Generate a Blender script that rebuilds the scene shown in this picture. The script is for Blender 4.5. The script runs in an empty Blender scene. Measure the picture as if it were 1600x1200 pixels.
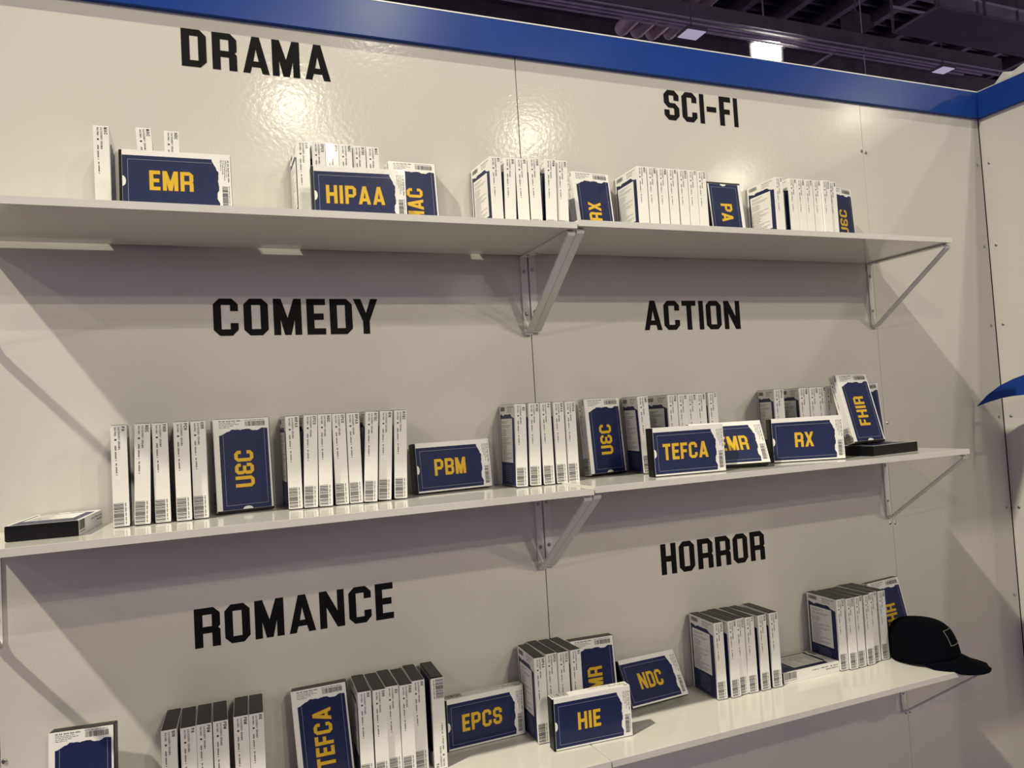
import bpy, bmesh, math, random
from mathutils import Vector, Matrix
from mathutils.geometry import tessellate_polygon

scene = bpy.context.scene
C = scene.collection
rnd = random.Random(7)

# ------------------------------------------------------------------ camera
CAM = Vector((-0.8259, -1.8483, 1.6))
YAW, PITCH, ROLL, FPX = 0.391, 0.0425, -0.0593, 1199.44
cf = Vector((math.sin(YAW) * math.cos(PITCH), math.cos(YAW) * math.cos(PITCH), math.sin(PITCH)))
_r = Vector((math.cos(YAW), -math.sin(YAW), 0))
_u = _r.cross(cf)
cr = _r * math.cos(ROLL) + _u * math.sin(ROLL)
cu = -_r * math.sin(ROLL) + _u * math.cos(ROLL)
cd = bpy.data.cameras.new('camera')
cam = bpy.data.objects.new('camera', cd)
C.objects.link(cam)
cam.matrix_world = Matrix(((cr.x, cu.x, -cf.x, CAM.x), (cr.y, cu.y, -cf.y, CAM.y), (cr.z, cu.z, -cf.z, CAM.z), (0, 0, 0, 1)))
cd.sensor_width = 36
cd.lens = FPX * 36 / 1600
cd.clip_start = 0.02
cd.clip_end = 300
scene.camera = cam

def at(u, v, z):
    """point where the sight line through pixel (u, v) meets the level z"""
    d = cf + cr * ((u - 800) / FPX) - cu * ((v - 600) / FPX)
    return CAM + d * ((z - CAM.z) / d.z)

# ------------------------------------------------------------------ world, lamps, exposure
w = bpy.data.worlds.new('hall_air')
scene.world = w
w.use_nodes = True
w.node_tree.nodes['Background'].inputs[0].default_value = (0.49, 0.39, 0.57, 1)
w.node_tree.nodes['Background'].inputs[1].default_value = 0.92
vs = scene.view_settings
vs.view_transform = 'Standard'
vs.look = 'None'
vs.exposure = -0.05
vs.gamma = 1.0
vs.use_curve_mapping = False

def hall_lamp(name, pos, power, col=(1.0, 0.94, 0.72), target=(0.2, 0, 1.7), radius=0.14, cone=70, blend=0.3):
    l = bpy.data.lights.new(name, 'SPOT')
    l.energy = power
    l.color = col
    l.shadow_soft_size = radius
    l.spot_size = math.radians(cone)
    l.spot_blend = blend
    o = bpy.data.objects.new(name, l)
    C.objects.link(o)
    o.location = pos
    o.rotation_euler = (Vector(target) - Vector(pos)).to_track_quat('-Z', 'Y').to_euler()
    return o

hall_lamp('hall_lamp_front', (3.6, -16.0, 11.7), 2150, target=(0.35, 0, 2.8), cone=19, blend=1)
hall_lamp('hall_lamp_far', (2.75, -26.0, 13.2), 3900, target=(0.3, 0, 2.8), cone=12.8, blend=1)
hall_lamp('hall_lamp_low', (3.07, -22.0, 10.1), 1350, target=(0.2, 0, 2.7), cone=13.5, blend=1)
hall_lamp('hall_lamp_front_left', (-7.3, -8.2, 6.6), 520, target=(0.3, 0, 2.7), cone=24, blend=1)
hall_lamp('hall_lamp_right', (6.7, -14.5, 8.2), 1050, target=(0.3, 0, 2.7), cone=16, blend=1)
hall_lamp('hall_lamp_far_right', (12.9, -14.9, 7.6), 850, target=(0.5, 0, 2.7), cone=14, blend=1)
hall_lamp('hall_lamp_side_right', (13.9, -11.4, 8.35), 400, target=(0.8, 0, 2.7), cone=15, blend=1)
hall_lamp('hall_lamp_lowest', (6.5, -18.6, 5.2), 150, target=(0.3, 0, 2.4), radius=0.1, cone=12, blend=1)
hall_lamp('hall_lamp_overhead_left', (-6.7, -3.0, 10.2), 5000, target=(-1.5, 0, 1.7), cone=50, blend=1)

# ------------------------------------------------------------------ materials
def principled(name, col, rough=0.5, metal=0.0, spec=0.5, coat=0.0, coat_rough=0.06):
    m = bpy.data.materials.new(name)
    m.use_nodes = True
    b = m.node_tree.nodes['Principled BSDF']
    b.inputs['Base Color'].default_value = (*col, 1)
    b.inputs['Roughness'].default_value = rough
    b.inputs['Metallic'].default_value = metal
    b.inputs['Specular IOR Level'].default_value = spec
    b.inputs['Coat Weight'].default_value = coat
    b.inputs['Coat Roughness'].default_value = coat_rough
    return m, m.node_tree, b

def add_bump(nt, b, scale, strength, dist, detail=2.0, coord='Object', sock='Normal', stretch=None):
    tc = nt.nodes.new('ShaderNodeTexCoord')
    n = nt.nodes.new('ShaderNodeTexNoise')
    n.inputs['Scale'].default_value = scale
    n.inputs['Detail'].default_value = detail
    bp = nt.nodes.new('ShaderNodeBump')
    bp.inputs['Strength'].default_value = strength
    bp.inputs['Distance'].default_value = dist
    src = tc.outputs[coord]
    if stretch:
        mp = nt.nodes.new('ShaderNodeMapping')
        mp.inputs['Scale'].default_value = stretch
        nt.links.new(src, mp.inputs['Vector'])
        src = mp.outputs[0]
    nt.links.new(src, n.inputs['Vector'])
    nt.links.new(n.outputs['Fac'], bp.inputs['Height'])
    nt.links.new(bp.outputs[0], b.inputs[sock])
    return bp

def vary(nt, b, col, amount, scale):
    tc = nt.nodes.new('ShaderNodeTexCoord')
    n = nt.nodes.new('ShaderNodeTexNoise')
    n.inputs['Scale'].default_value = scale
    n.inputs['Detail'].default_value = 4
    r = nt.nodes.new('ShaderNodeValToRGB')
    r.color_ramp.elements[0].position = 0.3
    r.color_ramp.elements[1].position = 0.7
    r.color_ramp.elements[0].color = (*[c * (1 - amount) for c in col], 1)
    r.color_ramp.elements[1].color = (*[min(1, c * (1 + amount)) for c in col], 1)
    nt.links.new(tc.outputs['Object'], n.inputs['Vector'])
    nt.links.new(n.outputs['Fac'], r.inputs[0])
    nt.links.new(r.outputs[0], b.inputs['Base Color'])

M = {}
m, nt, b = principled('white_laminate_wall', (0.66, 0.64, 0.595), 0.13, spec=0.10)
vary(nt, b, (0.66, 0.64, 0.595), 0.02, 3.0)
add_bump(nt, b, 80.0, 0.20, 0.0012, 2.0)
M['wall'] = m
m, nt, b = principled('white_laminate_shelf', (0.76, 0.745, 0.70), 0.10, spec=0.4)
vary(nt, b, (0.76, 0.745, 0.70), 0.02, 8.0)
M['shelf'] = m
m, nt, b = principled('painted_bracket', (0.72, 0.70, 0.68), 0.3, spec=0.5)
vary(nt, b, (0.72, 0.70, 0.68), 0.03, 30.0)
M['bracket'] = m
m, nt, b = principled('screw_metal', (0.42, 0.41, 0.40), 0.3, metal=1.0)
vary(nt, b, (0.42, 0.41, 0.40), 0.2, 200.0)
M['screw'] = m
m, nt, b = principled('blue_trim_paint', (0.013, 0.052, 0.28), 0.22, spec=0.12)
vary(nt, b, (0.013, 0.052, 0.28), 0.05, 6.0)
M['blue'] = m
m, nt, b = principled('trim_edge', (0.8, 0.8, 0.8), 0.3)
vary(nt, b, (0.8, 0.8, 0.8), 0.03, 20.0)
M['edge'] = m
m, nt, b = principled('black_vinyl', (0.006, 0.006, 0.007), 0.6, spec=0.1)
add_bump(nt, b, 300.0, 0.1, 0.0005)
M['vinyl'] = m
m, nt, b = principled('dark_joint', (0.02, 0.018, 0.016), 0.8)
vary(nt, b, (0.02, 0.018, 0.016), 0.2, 40.0)
M['joint'] = m

def film(name, col, rough=0.5):
    m, nt, b = principled(name, col, rough, spec=0.25, coat=0.16, coat_rough=0.07)
    vary(nt, b, col, 0.025, 40.0)
    add_bump(nt, b, 26.0, 0.16, 0.0014, 1.5, sock='Coat Normal', coord='Object', stretch=(1, 1, 0.45))
    return m
M['cover'] = film('cover_white', (0.87, 0.86, 0.83))
M['navy'] = film('cover_navy', (0.011, 0.018, 0.080))
M['yellow'] = film('title_yellow', (0.74, 0.47, 0.030))
M['ochre'] = film('title_outline', (0.42, 0.17, 0.02))
M['ink'] = film('ink_dark', (0.055, 0.053, 0.052))
M['line'] = film('border_grey', (0.34, 0.35, 0.42))
M['paleink'] = film('ink_pale', (0.22, 0.24, 0.34))
m, nt, b = principled('case_black', (0.0045, 0.0045, 0.005), 0.35, spec=0.25)
add_bump(nt, b, 60.0, 0.1, 0.0005)
M['case'] = m
m, nt, b = principled('cap_cloth', (0.0022, 0.0028, 0.0052), 0.95, spec=0.05)
add_bump(nt, b, 900.0, 0.4, 0.0006)
M['cap'] = m
m, nt, b = principled('cap_thread', (0.16, 0.17, 0.14), 0.7)
vary(nt, b, (0.16, 0.17, 0.14), 0.1, 400.0)
M['thread'] = m
m, nt, b = principled('hall_carpet', (0.080, 0.045, 0.14), 0.95, spec=0.1)
vary(nt, b, (0.080, 0.045, 0.14), 0.2, 60.0)
M['carpet'] = m
m, nt, b = principled('roof_deck_dark', (0.10, 0.10, 0.095), 0.8, spec=0.2)
vary(nt, b, (0.10, 0.10, 0.095), 0.3, 0.8)
M['deck'] = m
m, nt, b = principled('roof_steel_dark', (0.20, 0.19, 0.19), 0.6, spec=0.3)
vary(nt, b, (0.20, 0.19, 0.19), 0.25, 1.5)
M['steel'] = m
m, nt, b = principled('conduit_grey', (0.75, 0.70, 0.74), 0.4, spec=0.4)
vary(nt, b, (0.75, 0.70, 0.74), 0.15, 3.0)
M['conduit'] = m
m, nt, b = principled('duct_wrap', (0.80, 0.66, 0.62), 0.6)
vary(nt, b, (0.80, 0.66, 0.62), 0.12, 4.0)
M['duct'] = m
m, nt, b = principled('plastic_sheet', (0.62, 0.62, 0.60), 0.25)
add_bump(nt, b, 30.0, 0.6, 0.01)
M['sheet'] = m
def emit(name, col, s):
    m, nt, b = principled(name, col, 0.5)
    b.inputs['Emission Color'].default_value = (*col, 1)
    b.inputs['Emission Strength'].default_value = s
    vary(nt, b, col, 0.02, 5.0)
    return m
M['led'] = emit('flood_led', (1.0, 0.98, 0.92), 45.0)
M['panel_lamp'] = emit('dim_panel_lamp', (0.62, 0.55, 0.75), 0.55)

# ------------------------------------------------------------------ mesh helpers
class MB:
    def __init__(s):
        s.v, s.f = [], []
    def box(s, a, b_):
        (x0, y0, z0), (x1, y1, z1) = a, b_
        n = len(s.v)
        s.v += [(x0, y0, z0), (x1, y0, z0), (x1, y1, z0), (x0, y1, z0), (x0, y0, z1), (x1, y0, z1), (x1, y1, z1), (x0, y1, z1)]
        s.f += [[n + i for i in q] for q in ((0, 3, 2, 1), (4, 5, 6, 7), (0, 1, 5, 4), (1, 2, 6, 5), (2, 3, 7, 6), (3, 0, 4, 7))]
        return s
    def poly(s, loops, mp, thick=0.0):
        """filled outline(s) in 2-D, mapped to 3-D by mp(u, v, w); thick > 0 makes a slab from w=0 to w=thick"""
        tris = tessellate_polygon([[Vector((u, v, 0)) for u, v in l] for l in loops])
        flat = [p for l in loops for p in l]
        n = len(s.v)
        s.v += [mp(u, v, thick) for u, v in flat]
        s.f += [[n + i for i in t] for t in tris]
        if thick > 0:
            k = len(s.v)
            s.v += [mp(u, v, 0.0) for u, v in flat]
            s.f += [[k + i for i in reversed(t)] for t in tris]
            o = 0
            for l in loops:
                L = len(l)
                for i in range(L):
                    j = (i + 1) % L
                    s.f.append([n + o + i, k + o + i, k + o + j, n + o + j])
                o += L
        return s
    def rect(s, u0, v0, u1, v1, mp):
        n = len(s.v)
        s.v += [mp(u0, v0, 0), mp(u1, v0, 0), mp(u1, v1, 0), mp(u0, v1, 0)]
        s.f.append([n, n + 1, n + 2, n + 3])
        return s
    def tube(s, pts, r, seg=8, cap=True):
        pts = [Vector(p) for p in pts]
        n0 = len(s.v)
        for i, p in enumerate(pts):
            t = (pts[min(i + 1, len(pts) - 1)] - pts[max(i - 1, 0)]).normalized()
            a = t.cross(Vector((0, 0, 1)))
            if a.length < 1e-3:
                a = t.cross(Vector((1, 0, 0)))
            a.normalize()
            c = t.cross(a)
            for k in range(seg):
                g = 2 * math.pi * k / seg
                s.v.append(tuple(p + (a * math.cos(g) + c * math.sin(g)) * r))
        for i in range(len(pts) - 1):
            for k in range(seg):
                q = (k + 1) % seg
                s.f.append([n0 + i * seg + k, n0 + i * seg + q, n0 + (i + 1) * seg + q, n0 + (i + 1) * seg + k])
        if cap:
            s.f.append([n0 + k for k in range(seg)][::-1])
            s.f.append([n0 + (len(pts) - 1) * seg + k for k in range(seg)])
        return s
    def mesh(s, name, mat, fix=True, bevel=0.0, smooth=False, bseg=1):
        me = bpy.data.meshes.new(name)
        me.from_pydata([tuple(p) for p in s.v], [], s.f)
        if fix or bevel:
            bm = bmesh.new()
            bm.from_mesh(me)
            if fix:
                bmesh.ops.recalc_face_normals(bm, faces=bm.faces[:])
            if bevel:
                bmesh.ops.bevel(bm, geom=bm.edges[:], offset=bevel, segments=bseg, affect='EDGES')
            bm.to_mesh(me)
            bm.free()
        if smooth:
            for p in me.polygons:
                p.use_smooth = True
        me.materials.append(M[mat])
        return me

def link(name, me, parent=None, loc=None):
    o = bpy.data.objects.new(name, me)
    C.objects.link(o)
    if parent is not None:
        o.parent = parent
    if loc is not None:
        o.location = loc
    return o

def tag(o, label=None, cat=None, group=None, kind=None):
    if label: o['label'] = label
    if cat: o['category'] = cat
    if group: o['group'] = group
    if kind: o['kind'] = kind
    return o

def thing(name, label, cat, loc=(0, 0, 0), group=None):
    return tag(link(name, None, None, loc), label, cat, group)

def build(name, mb, mat, parent=None, **k):
    return link(name, mb.mesh(name, mat, **k), parent)

def struct(name, mb, mat, parent=None, **k):
    o = build(name, mb, mat, parent, **k)
    if parent is None:
        o['kind'] = 'structure'
    return o

# ------------------------------------------------------------------ block lettering
GW = dict(I=0.187, E=0.51, F=0.5, T=0.56, N=0.665, M=0.737, A=0.70, Y=0.70, S=0.61, X=0.64)
GW['-'] = 0.40
GW[':'] = 0.2
def glyph(ch, wd, st=0.2, br=0.175):
    w_, s, b_, c = wd, min(st, wd), br, 0.155
    R = lambda x0, y0, x1, y1: [(x0, y0), (x1, y0), (x1, y1), (x0, y1)]
    if ch == 'I': return [[R(0, 0, w_, 1)]]
    if ch == '-': return [[R(0, 0.42, w_, 0.6)]]
    if ch == ':': return [[R(0, 0.1, s, 0.3)], [R(0, 0.6, s, 0.8)]]
    if ch == 'D': return [[[(0, 0), (w_ - c, 0), (w_, c), (w_, 1 - c), (w_ - c, 1), (0, 1)], R(s, b_, w_ - s, 1 - b_)]]
    if ch == 'O': return [[[(c, 0), (w_ - c, 0), (w_, c), (w_, 1 - c), (w_ - c, 1), (c, 1), (0, 1 - c), (0, c)], R(s, b_, w_ - s, 1 - b_)]]
    if ch == 'C': return [[[(w_, 1 - c), (w_ - c, 1), (c, 1), (0, 1 - c), (0, c), (c, 0), (w_ - c, 0), (w_, c), (w_, 0.34), (w_ - s, 0.34), (w_ - s, b_), (s, b_), (s, 1 - b_), (w_ - s, 1 - b_), (w_ - s, 0.66), (w_, 0.66)]]]
    if ch == 'G': return [[[(w_, 1 - c), (w_ - c, 1), (c, 1), (0, 1 - c), (0, c), (c, 0), (w_ - c, 0), (w_, c), (w_, 0.5), (w_ * 0.5, 0.5), (w_ * 0.5, 0.34), (w_ - s, 0.34), (w_ - s, b_), (s, b_), (s, 1 - b_), (w_ - s, 1 - b_), (w_ - s, 0.66), (w_, 0.66)]]]
    if ch == 'R': return [[[(0, 0), (s, 0), (s, 0.35), (w_ - s, 0.35), (w_ - s, 0), (w_, 0), (w_, 0.42), (w_ - 0.05, 0.475), (w_, 0.53), (w_, 1 - c), (w_ - c, 1), (0, 1)], R(s, 0.52, w_ - s, 1 - b_)]]
    if ch == 'P': return [[[(0, 0), (s, 0), (s, 0.36), (w_ - c, 0.36), (w_, 0.36 + c), (w_, 1 - c), (w_ - c, 1), (0, 1)], R(s, 0.53, w_ - s, 1 - b_)]]
    if ch == 'B': return [[[(0, 0), (w_ - c, 0), (w_, c), (w_, 0.42), (w_ - 0.06, 0.5), (w_, 0.58), (w_, 1 - c), (w_ - c, 1), (0, 1)], R(s, b_, w_ - s, 0.42), R(s, 0.58, w_ - s, 1 - b_)]]
    if ch == 'A': return [[[(0, 0), (0.27 * w_, 0), (0.335 * w_, 0.17), (0.665 * w_, 0.17), (0.73 * w_, 0), (w_, 0), (0.64 * w_, 1), (0.36 * w_, 1)], [(0.40 * w_, 0.33), (0.60 * w_, 0.33), (0.5 * w_, 0.66)]]]
    if ch == 'M': return [[[(0, 0), (0.25 * w_, 0), (0.25 * w_, 0.42), (0.385 * w_, 0), (0.615 * w_, 0), (0.75 * w_, 0.42), (0.75 * w_, 0), (w_, 0), (w_, 1), (0.725 * w_, 1), (0.5 * w_, 0.47), (0.275 * w_, 1), (0, 1)]]]
    if ch == 'N': return [[[(0, 0), (0.28 * w_, 0), (0.28 * w_, 0.56), (0.70 * w_, 0), (w_, 0), (w_, 1), (0.72 * w_, 1), (0.72 * w_, 0.44), (0.30 * w_, 1), (0, 1)]]]
    if ch == 'E': return [[[(0, 0), (w_, 0), (w_, b_), (s, b_), (s, 0.41), (0.9 * w_, 0.41), (0.9 * w_, 0.59), (s, 0.59), (s, 1 - b_), (w_, 1 - b_), (w_, 1), (0, 1)]]]
    if ch == 'F': return [[[(0, 0), (s, 0), (s, 0.4), (0.9 * w_, 0.4), (0.9 * w_, 0.57), (s, 0.57), (s, 1 - b_), (w_, 1 - b_), (w_, 1), (0, 1)]]]
    if ch == 'H': return [[[(0, 0), (s, 0), (s, 0.41), (w_ - s, 0.41), (w_ - s, 0), (w_, 0), (w_, 1), (w_ - s, 1), (w_ - s, 0.6), (s, 0.6), (s, 1), (0, 1)]]]
    if ch == 'T': return [[[((w_ - s) / 2, 0), ((w_ + s) / 2, 0), ((w_ + s) / 2, 1 - b_), (w_, 1 - b_), (w_, 1), (0, 1), (0, 1 - b_), ((w_ - s) / 2, 1 - b_)]]]
    if ch == 'Y': return [[[(0.37 * w_, 0), (0.64 * w_, 0), (0.64 * w_, 0.36), (w_, 1), (0.70 * w_, 1), (0.505 * w_, 0.6), (0.3 * w_, 1), (0, 1), (0.37 * w_, 0.36)]]]
    if ch == 'U': return [[[(0, 1), (0, c), (c, 0), (w_ - c, 0), (w_, c), (w_, 1), (w_ - s, 1), (w_ - s, b_), (s, b_), (s, 1)]]]
    if ch == 'X': return [[[(0, 0), (0.31 * w_, 0), (0.5 * w_, 0.34), (0.69 * w_, 0), (w_, 0), (0.67 * w_, 0.52), (w_, 1), (0.7 * w_, 1), (0.5 * w_, 0.68), (0.3 * w_, 1), (0, 1), (0.33 * w_, 0.52)]]]
    if ch == 'S': return [[[(0, 1 - c), (c, 1), (w_ - c, 1), (w_, 1 - c), (w_, 0.66), (w_ - s, 0.66), (w_ - s, 1 - b_), (s, 1 - b_), (s, 0.62), (0.36 * w_ + 0.03, 0.575), (w_ - c, 0.575), (w_, 0.575 - c), (w_, c), (w_ - c, 0), (c, 0), (0, c), (0, 0.34), (s, 0.34), (s, b_), (w_ - s, b_), (w_ - s, 0.38), (0.64 * w_ - 0.03, 0.41), (c, 0.41), (0, 0.41 + c)]]]
    if ch == '&': return [[[(w_, 1 - c), (w_ - c, 1), (c, 1), (0, 1 - c), (0, 0.58), (0.07, 0.5), (0, 0.42), (0, c), (c, 0), (w_ - c, 0), (w_, c), (w_, 0.36), (w_ - s, 0.36), (w_ - s, b_), (s, b_), (s, 0.41), (0.78 * w_, 0.41), (0.78 * w_, 0.58), (s, 0.58), (s, 1 - b_), (w_ - s, 1 - b_), (w_ - s, 0.7), (w_, 0.7)]]]
    return []

def text_polys(txt, h, gap=0.12, wmul=1.0, st=0.2):
    """list of (loops) for a line of text of cap height h starting at u = 0, and its width"""
    out, u = [], 0.0
    for ch in txt:
        if ch == ' ':
            u += 0.4 * h
            continue
        wd = GW.get(ch, 0.625) * wmul
        for loops in glyph(ch, wd, st):
            out.append([[(u + x * h, y * h) for x, y in l] for l in loops])
        u += (wd + gap) * h
    return out, u - gap * h

# ------------------------------------------------------------------ the booth shell
XC = 1.7974                 # inside corner
ZB, ZT = 2.5603, 2.6532     # underside and top of the blue fascia
W, WL, D, TH = 1.2192, 1.2069, 0.298, 0.0149
struct('floor', MB().box((-32, -32, -0.05), (32, 32, 0.0)), 'carpet')
wall = struct('wall_back', MB().box((-3.62, 0.0125, 0.0), (XC + 0.045, 0.05, ZB + 0.05)), 'joint')
for x0, x1 in ((-3.6, -1.2155), (-1.2145, -0.0012), (0.0012, 1.2318), (1.2326, XC - 0.0035)):
    build('wall_panel', MB().box((x0, 0, 0), (x1, 0.012, ZB + 0.03)), 'wall', wall, bevel=0.0006)
wr = struct('wall_right', MB().box((XC + 0.0125, -2.6, 0.0), (XC + 0.05, 0.012, ZB + 0.05)), 'joint')
for y0, y1 in ((-2.6, -1.2215), (-1.2205, -0.0006)):
    build('wall_panel', MB().box((XC, y0, 0), (XC + 0.012, y1, ZB + 0.03)), 'wall', wr, bevel=0.0006)

def screw_mesh():
    mb = MB()
    n, r = 12, 0.0052
    rings = ((r, 0.0), (r * 0.92, 0.0012), (r * 0.55, 0.0022), (r * 0.28, 0.0023), (r * 0.24, 0.0012))
    for rr, h in rings:
        for k in range(n):
            g = 2 * math.pi * k / n
            mb.v.append((rr * math.cos(g), -h, rr * math.sin(g)))
    for i in range(len(rings) - 1):
        for k in range(n):
            q = (k + 1) % n
            mb.f.append([i * n + k, i * n + q, (i + 1) * n + q, (i + 1) * n + k])
    mb.f.append([(len(rings) - 1) * n + k for k in range(n)])
    return mb.mesh('screw', 'screw', smooth=False)
SCREW = screw_mesh()
for x, z in ((1.225, 2.402), (1.243, 2.398), (1.2435, 1.507), (1.2205, 1.509), (1.243, 1.185), (1.2215, 1.187), (1.224, 0.586), (1.2415, 0.586), (-1.2085, 0.973), (-1.2225, 0.973),
             (1.7725, 2.395), (1.7725, 2.102), (1.7725, 1.821), (1.7725, 1.499), (1.7725, 1.182), (1.7725, 0.88)):  # this corner column is added to imitate reflections of the right wall's screws
    link('screw', SCREW, wall, (x, 0, z))
for z in (2.395, 2.102, 1.821, 1.499, 1.182, 0.88):
    o = link('screw', SCREW, wr, (XC, -0.0265, z))
    o.rotation_euler = (0, 0, -math.pi / 2)

# blue fascia round the top, with a pale upper edge
t1 = struct('trim_1', MB().box((-3.62, -0.0135, ZB), (XC - 0.0135, 0.05, ZT)), 'blue', bevel=0.001)
build('top_edge', MB().box((-3.62, -0.0137, ZT), (XC - 0.0135, 0.05, ZT + 0.0035)), 'edge', t1)
t2 = struct('trim_2', MB().box((XC - 0.0133, -2.6, ZB), (XC + 0.05, -0.0005, ZT)), 'blue', bevel=0.001)
build('top_edge', MB().box((XC - 0.0135, -2.6, ZT), (XC + 0.05, -0.0005, ZT + 0.0025)), 'edge', t2)

# ------------------------------------------------------------------ shelves and brackets
SZ = {'1L': 2.0375, '1R': 2.0434, '2L': 1.4272, '2R': 1.4306, '3L': 0.8202, '3R': 0.8202}
LEVEL = {'1': 'top', '2': 'middle', '3': 'bottom'}
for k, z in SZ.items():
    x0, x1 = (-WL, -0.0016) if k[1] == 'L' else (0.0016, W)
    sh = thing('wall_shelf', 'white laminate shelf board, %s shelf, %s of the wall joint' % (LEVEL[k[0]], 'left' if k[1] == 'L' else 'right'),
               'shelf', ((x0 + x1) / 2, 0, z - TH), 'white wall shelves')
    hx = (x1 - x0) / 2
    GAP = 0.0095 if k[0] == '1' else 0.003
    build('board', MB().box((-hx, -D + 0.001, 0), (hx, -GAP, TH)), 'shelf', sh, bevel=0.0005)
    build('edge_band', MB().box((-hx, -D, 0.0002), (hx, -D + 0.001, TH - 0.0002)), 'shelf', sh)

HB = 0.2066
BW = 0.0195
def strap(pts, wd, th):
    """flat steel strap, bent along pts in the y-z plane, wd wide in x"""
    mb = MB()
    n = len(pts)
    for i, (y, z) in enumerate(pts):
        a = Vector(pts[max(i - 1, 0)])
        c = Vector(pts[min(i + 1, n - 1)])
        t = (c - a).normalized()
        nn = Vector((-t.y, t.x))
        for sx in (-wd / 2, wd / 2):
            for s in (-th / 2, th / 2):
                mb.v.append((sx, y + nn.x * s, z + nn.y * s))
    for i in range(n - 1):
        a, c = i * 4, i * 4 + 4
        for p, q in ((0, 1), (1, 3), (3, 2), (2, 0)):
            mb.f.append([a + p, a + q, c + q, c + p])
    mb.f += [[0, 2, 3, 1], [n * 4 - 4, n * 4 - 3, n * 4 - 1, n * 4 - 2]]
    return mb
ST = 0.0042
arc = lambda cy, cz, r, a0, a1, n=5: [(cy + r * math.cos(math.radians(a0 + (a1 - a0) * i / n)), cz + r * math.sin(math.radians(a0 + (a1 - a0) * i / n))) for i in range(n + 1)]
B_VERT = strap([(-ST / 2 - 0.0004, -0.0002), (-ST / 2 - 0.0004, -HB + 0.010)] + arc(-ST / 2 - 0.0124, -HB + 0.010, 0.012, 0, -80, 4), BW, ST).mesh('wall_leg', 'bracket')
B_HORZ = strap([(-ST - 0.001, -ST / 2 - 0.0003), (-0.276, -ST / 2 - 0.0003)] + arc(-0.276, -ST / 2 - 0.0083, 0.008, 90, 150, 3), BW, ST).mesh('shelf_leg', 'bracket')
B_BRACE = strap([(-0.2865, -0.0075), (-0.284, -0.0125), (-0.0205, -HB + 0.0045), (-0.0135, -HB + 0.0015)], BW, ST).mesh('brace', 'bracket')
SC2 = SCREW.copy()
def bracket(x, z, label):
    b_ = thing('shelf_bracket', label, 'bracket', (x, 0, z), 'white steel shelf brackets')
    v = link('wall_leg', B_VERT, b_)
    for dz in (0.043, 0.155):
        link('screw', SCREW, v, (0, -ST - 0.0004, -dz))
    h = link('shelf_leg', B_HORZ, b_)
    s = link('screw', SCREW, h, (0, -0.035, -ST - 0.0003))
    s.rotation_euler = (math.pi / 2, 0, 0)
    link('brace', B_BRACE, b_)
for lv in '123':
    nm = LEVEL[lv]
    bracket(-BW / 2 - 0.0022, SZ[lv + 'L'] - TH, 'white steel bracket just left of the wall joint, under the %s shelf' % nm)
    bracket(BW / 2 + 0.0022, SZ[lv + 'R'] - TH, 'white steel bracket just right of the wall joint, under the %s shelf' % nm)
    bracket(1.2145, SZ[lv + 'R'] - TH, 'white steel bracket under the right end of the %s shelf' % nm)
    bracket(-1.2135, SZ[lv + 'L'] - TH, 'white steel bracket under the far left end of the %s shelf' % nm)

# ------------------------------------------------------------------ wall lettering
WORDS = [
    ('DRAMA', 2.4395, 2.5273, ((-0.8268, -0.7736), (-0.7612, -0.7076), (-0.6950, -0.6354), (-0.6287, -0.5654), (-0.5533, -0.4930)), 'above the left half of the top shelf'),
    ('SCI-FI', 2.4370, 2.5262, ((0.4662, 0.5182), (0.5284, 0.5811), (0.5913, 0.6073), (0.6166, 0.6513), (0.6627, 0.7052), (0.7151, 0.7306)), 'above the right half of the top shelf'),
    ('COMEDY', 1.8215, 1.9068, ((-0.7833, -0.7298), (-0.7180, -0.6642), (-0.6525, -0.5892), (-0.5772, -0.5335), (-0.5232, -0.4699), (-0.4666, -0.4070)), 'above the left half of the middle shelf'),
    ('ACTION', 1.8208, 1.9050, ((0.3501, 0.4091), (0.4165, 0.4697), (0.4791, 0.5270), (0.5371, 0.5531), (0.5626, 0.6163), (0.6265, 0.6842)), 'above the right half of the middle shelf'),
    ('ROMANCE', 1.1343, 1.2196, ((-0.8491, -0.7960), (-0.7866, -0.7334), (-0.7231, -0.6601), (-0.6492, -0.5897), (-0.5801, -0.5231), (-0.5126, -0.4597), (-0.4495, -0.4062)), 'above the left half of the bottom shelf'),
    ('HORROR', 1.1350, 1.2198, ((0.3527, 0.4029), (0.4129, 0.4648), (0.4757, 0.5277), (0.5374, 0.5896), (0.5988, 0.6513), (0.6607, 0.7132)), 'above the right half of the bottom shelf'),
]
for word, z0, z1, spans, where in WORDS:
    h = z1 - z0
    t = thing('wall_lettering', 'black block letters reading %s on the wall %s' % (word, where), 'lettering', (spans[0][0], 0, z0), 'genre words on the wall')
    for ch, (a, c) in zip(word, spans):
        mb = MB()
        for loops in glyph(ch, (c - a) / h):
            mb.poly([[(u * h, v * h) for u, v in l] for l in loops], lambda u, v, q: (u, -0.0001 - q, v), 0.0005)
        link('letter', mb.mesh('letter', 'vinyl'), t, (a - spans[0][0], 0, 0))

# ------------------------------------------------------------------ video cases
H, WD, T = 0.203, 0.120, 0.029
hx, hy, hz = WD / 2, T / 2, H / 2
FRONT = lambda u, v, q=0.0: (u, -hy - 0.00012 - q, v)          # u right, v up, seen from the front
BACK = lambda u, v, q=0.0: (-u, hy + 0.00012 + q, v)
SPINE = lambda u, v, q=0.0: (-hx - 0.00012 - q, -u, v)
def lift(mp, d):
    return lambda u, v, q=0.0: mp(u, v, q + d)
def turned(mp, u0, v0, sgn):
    """text running up (+1) or down (-1) the cover, starting at (u0, v0)"""
    return (lambda u, v, q=0.0: mp(u0 - v, v0 + u, q)) if sgn > 0 else (lambda u, v, q=0.0: mp(u0 + v, v0 - u, q))

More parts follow.
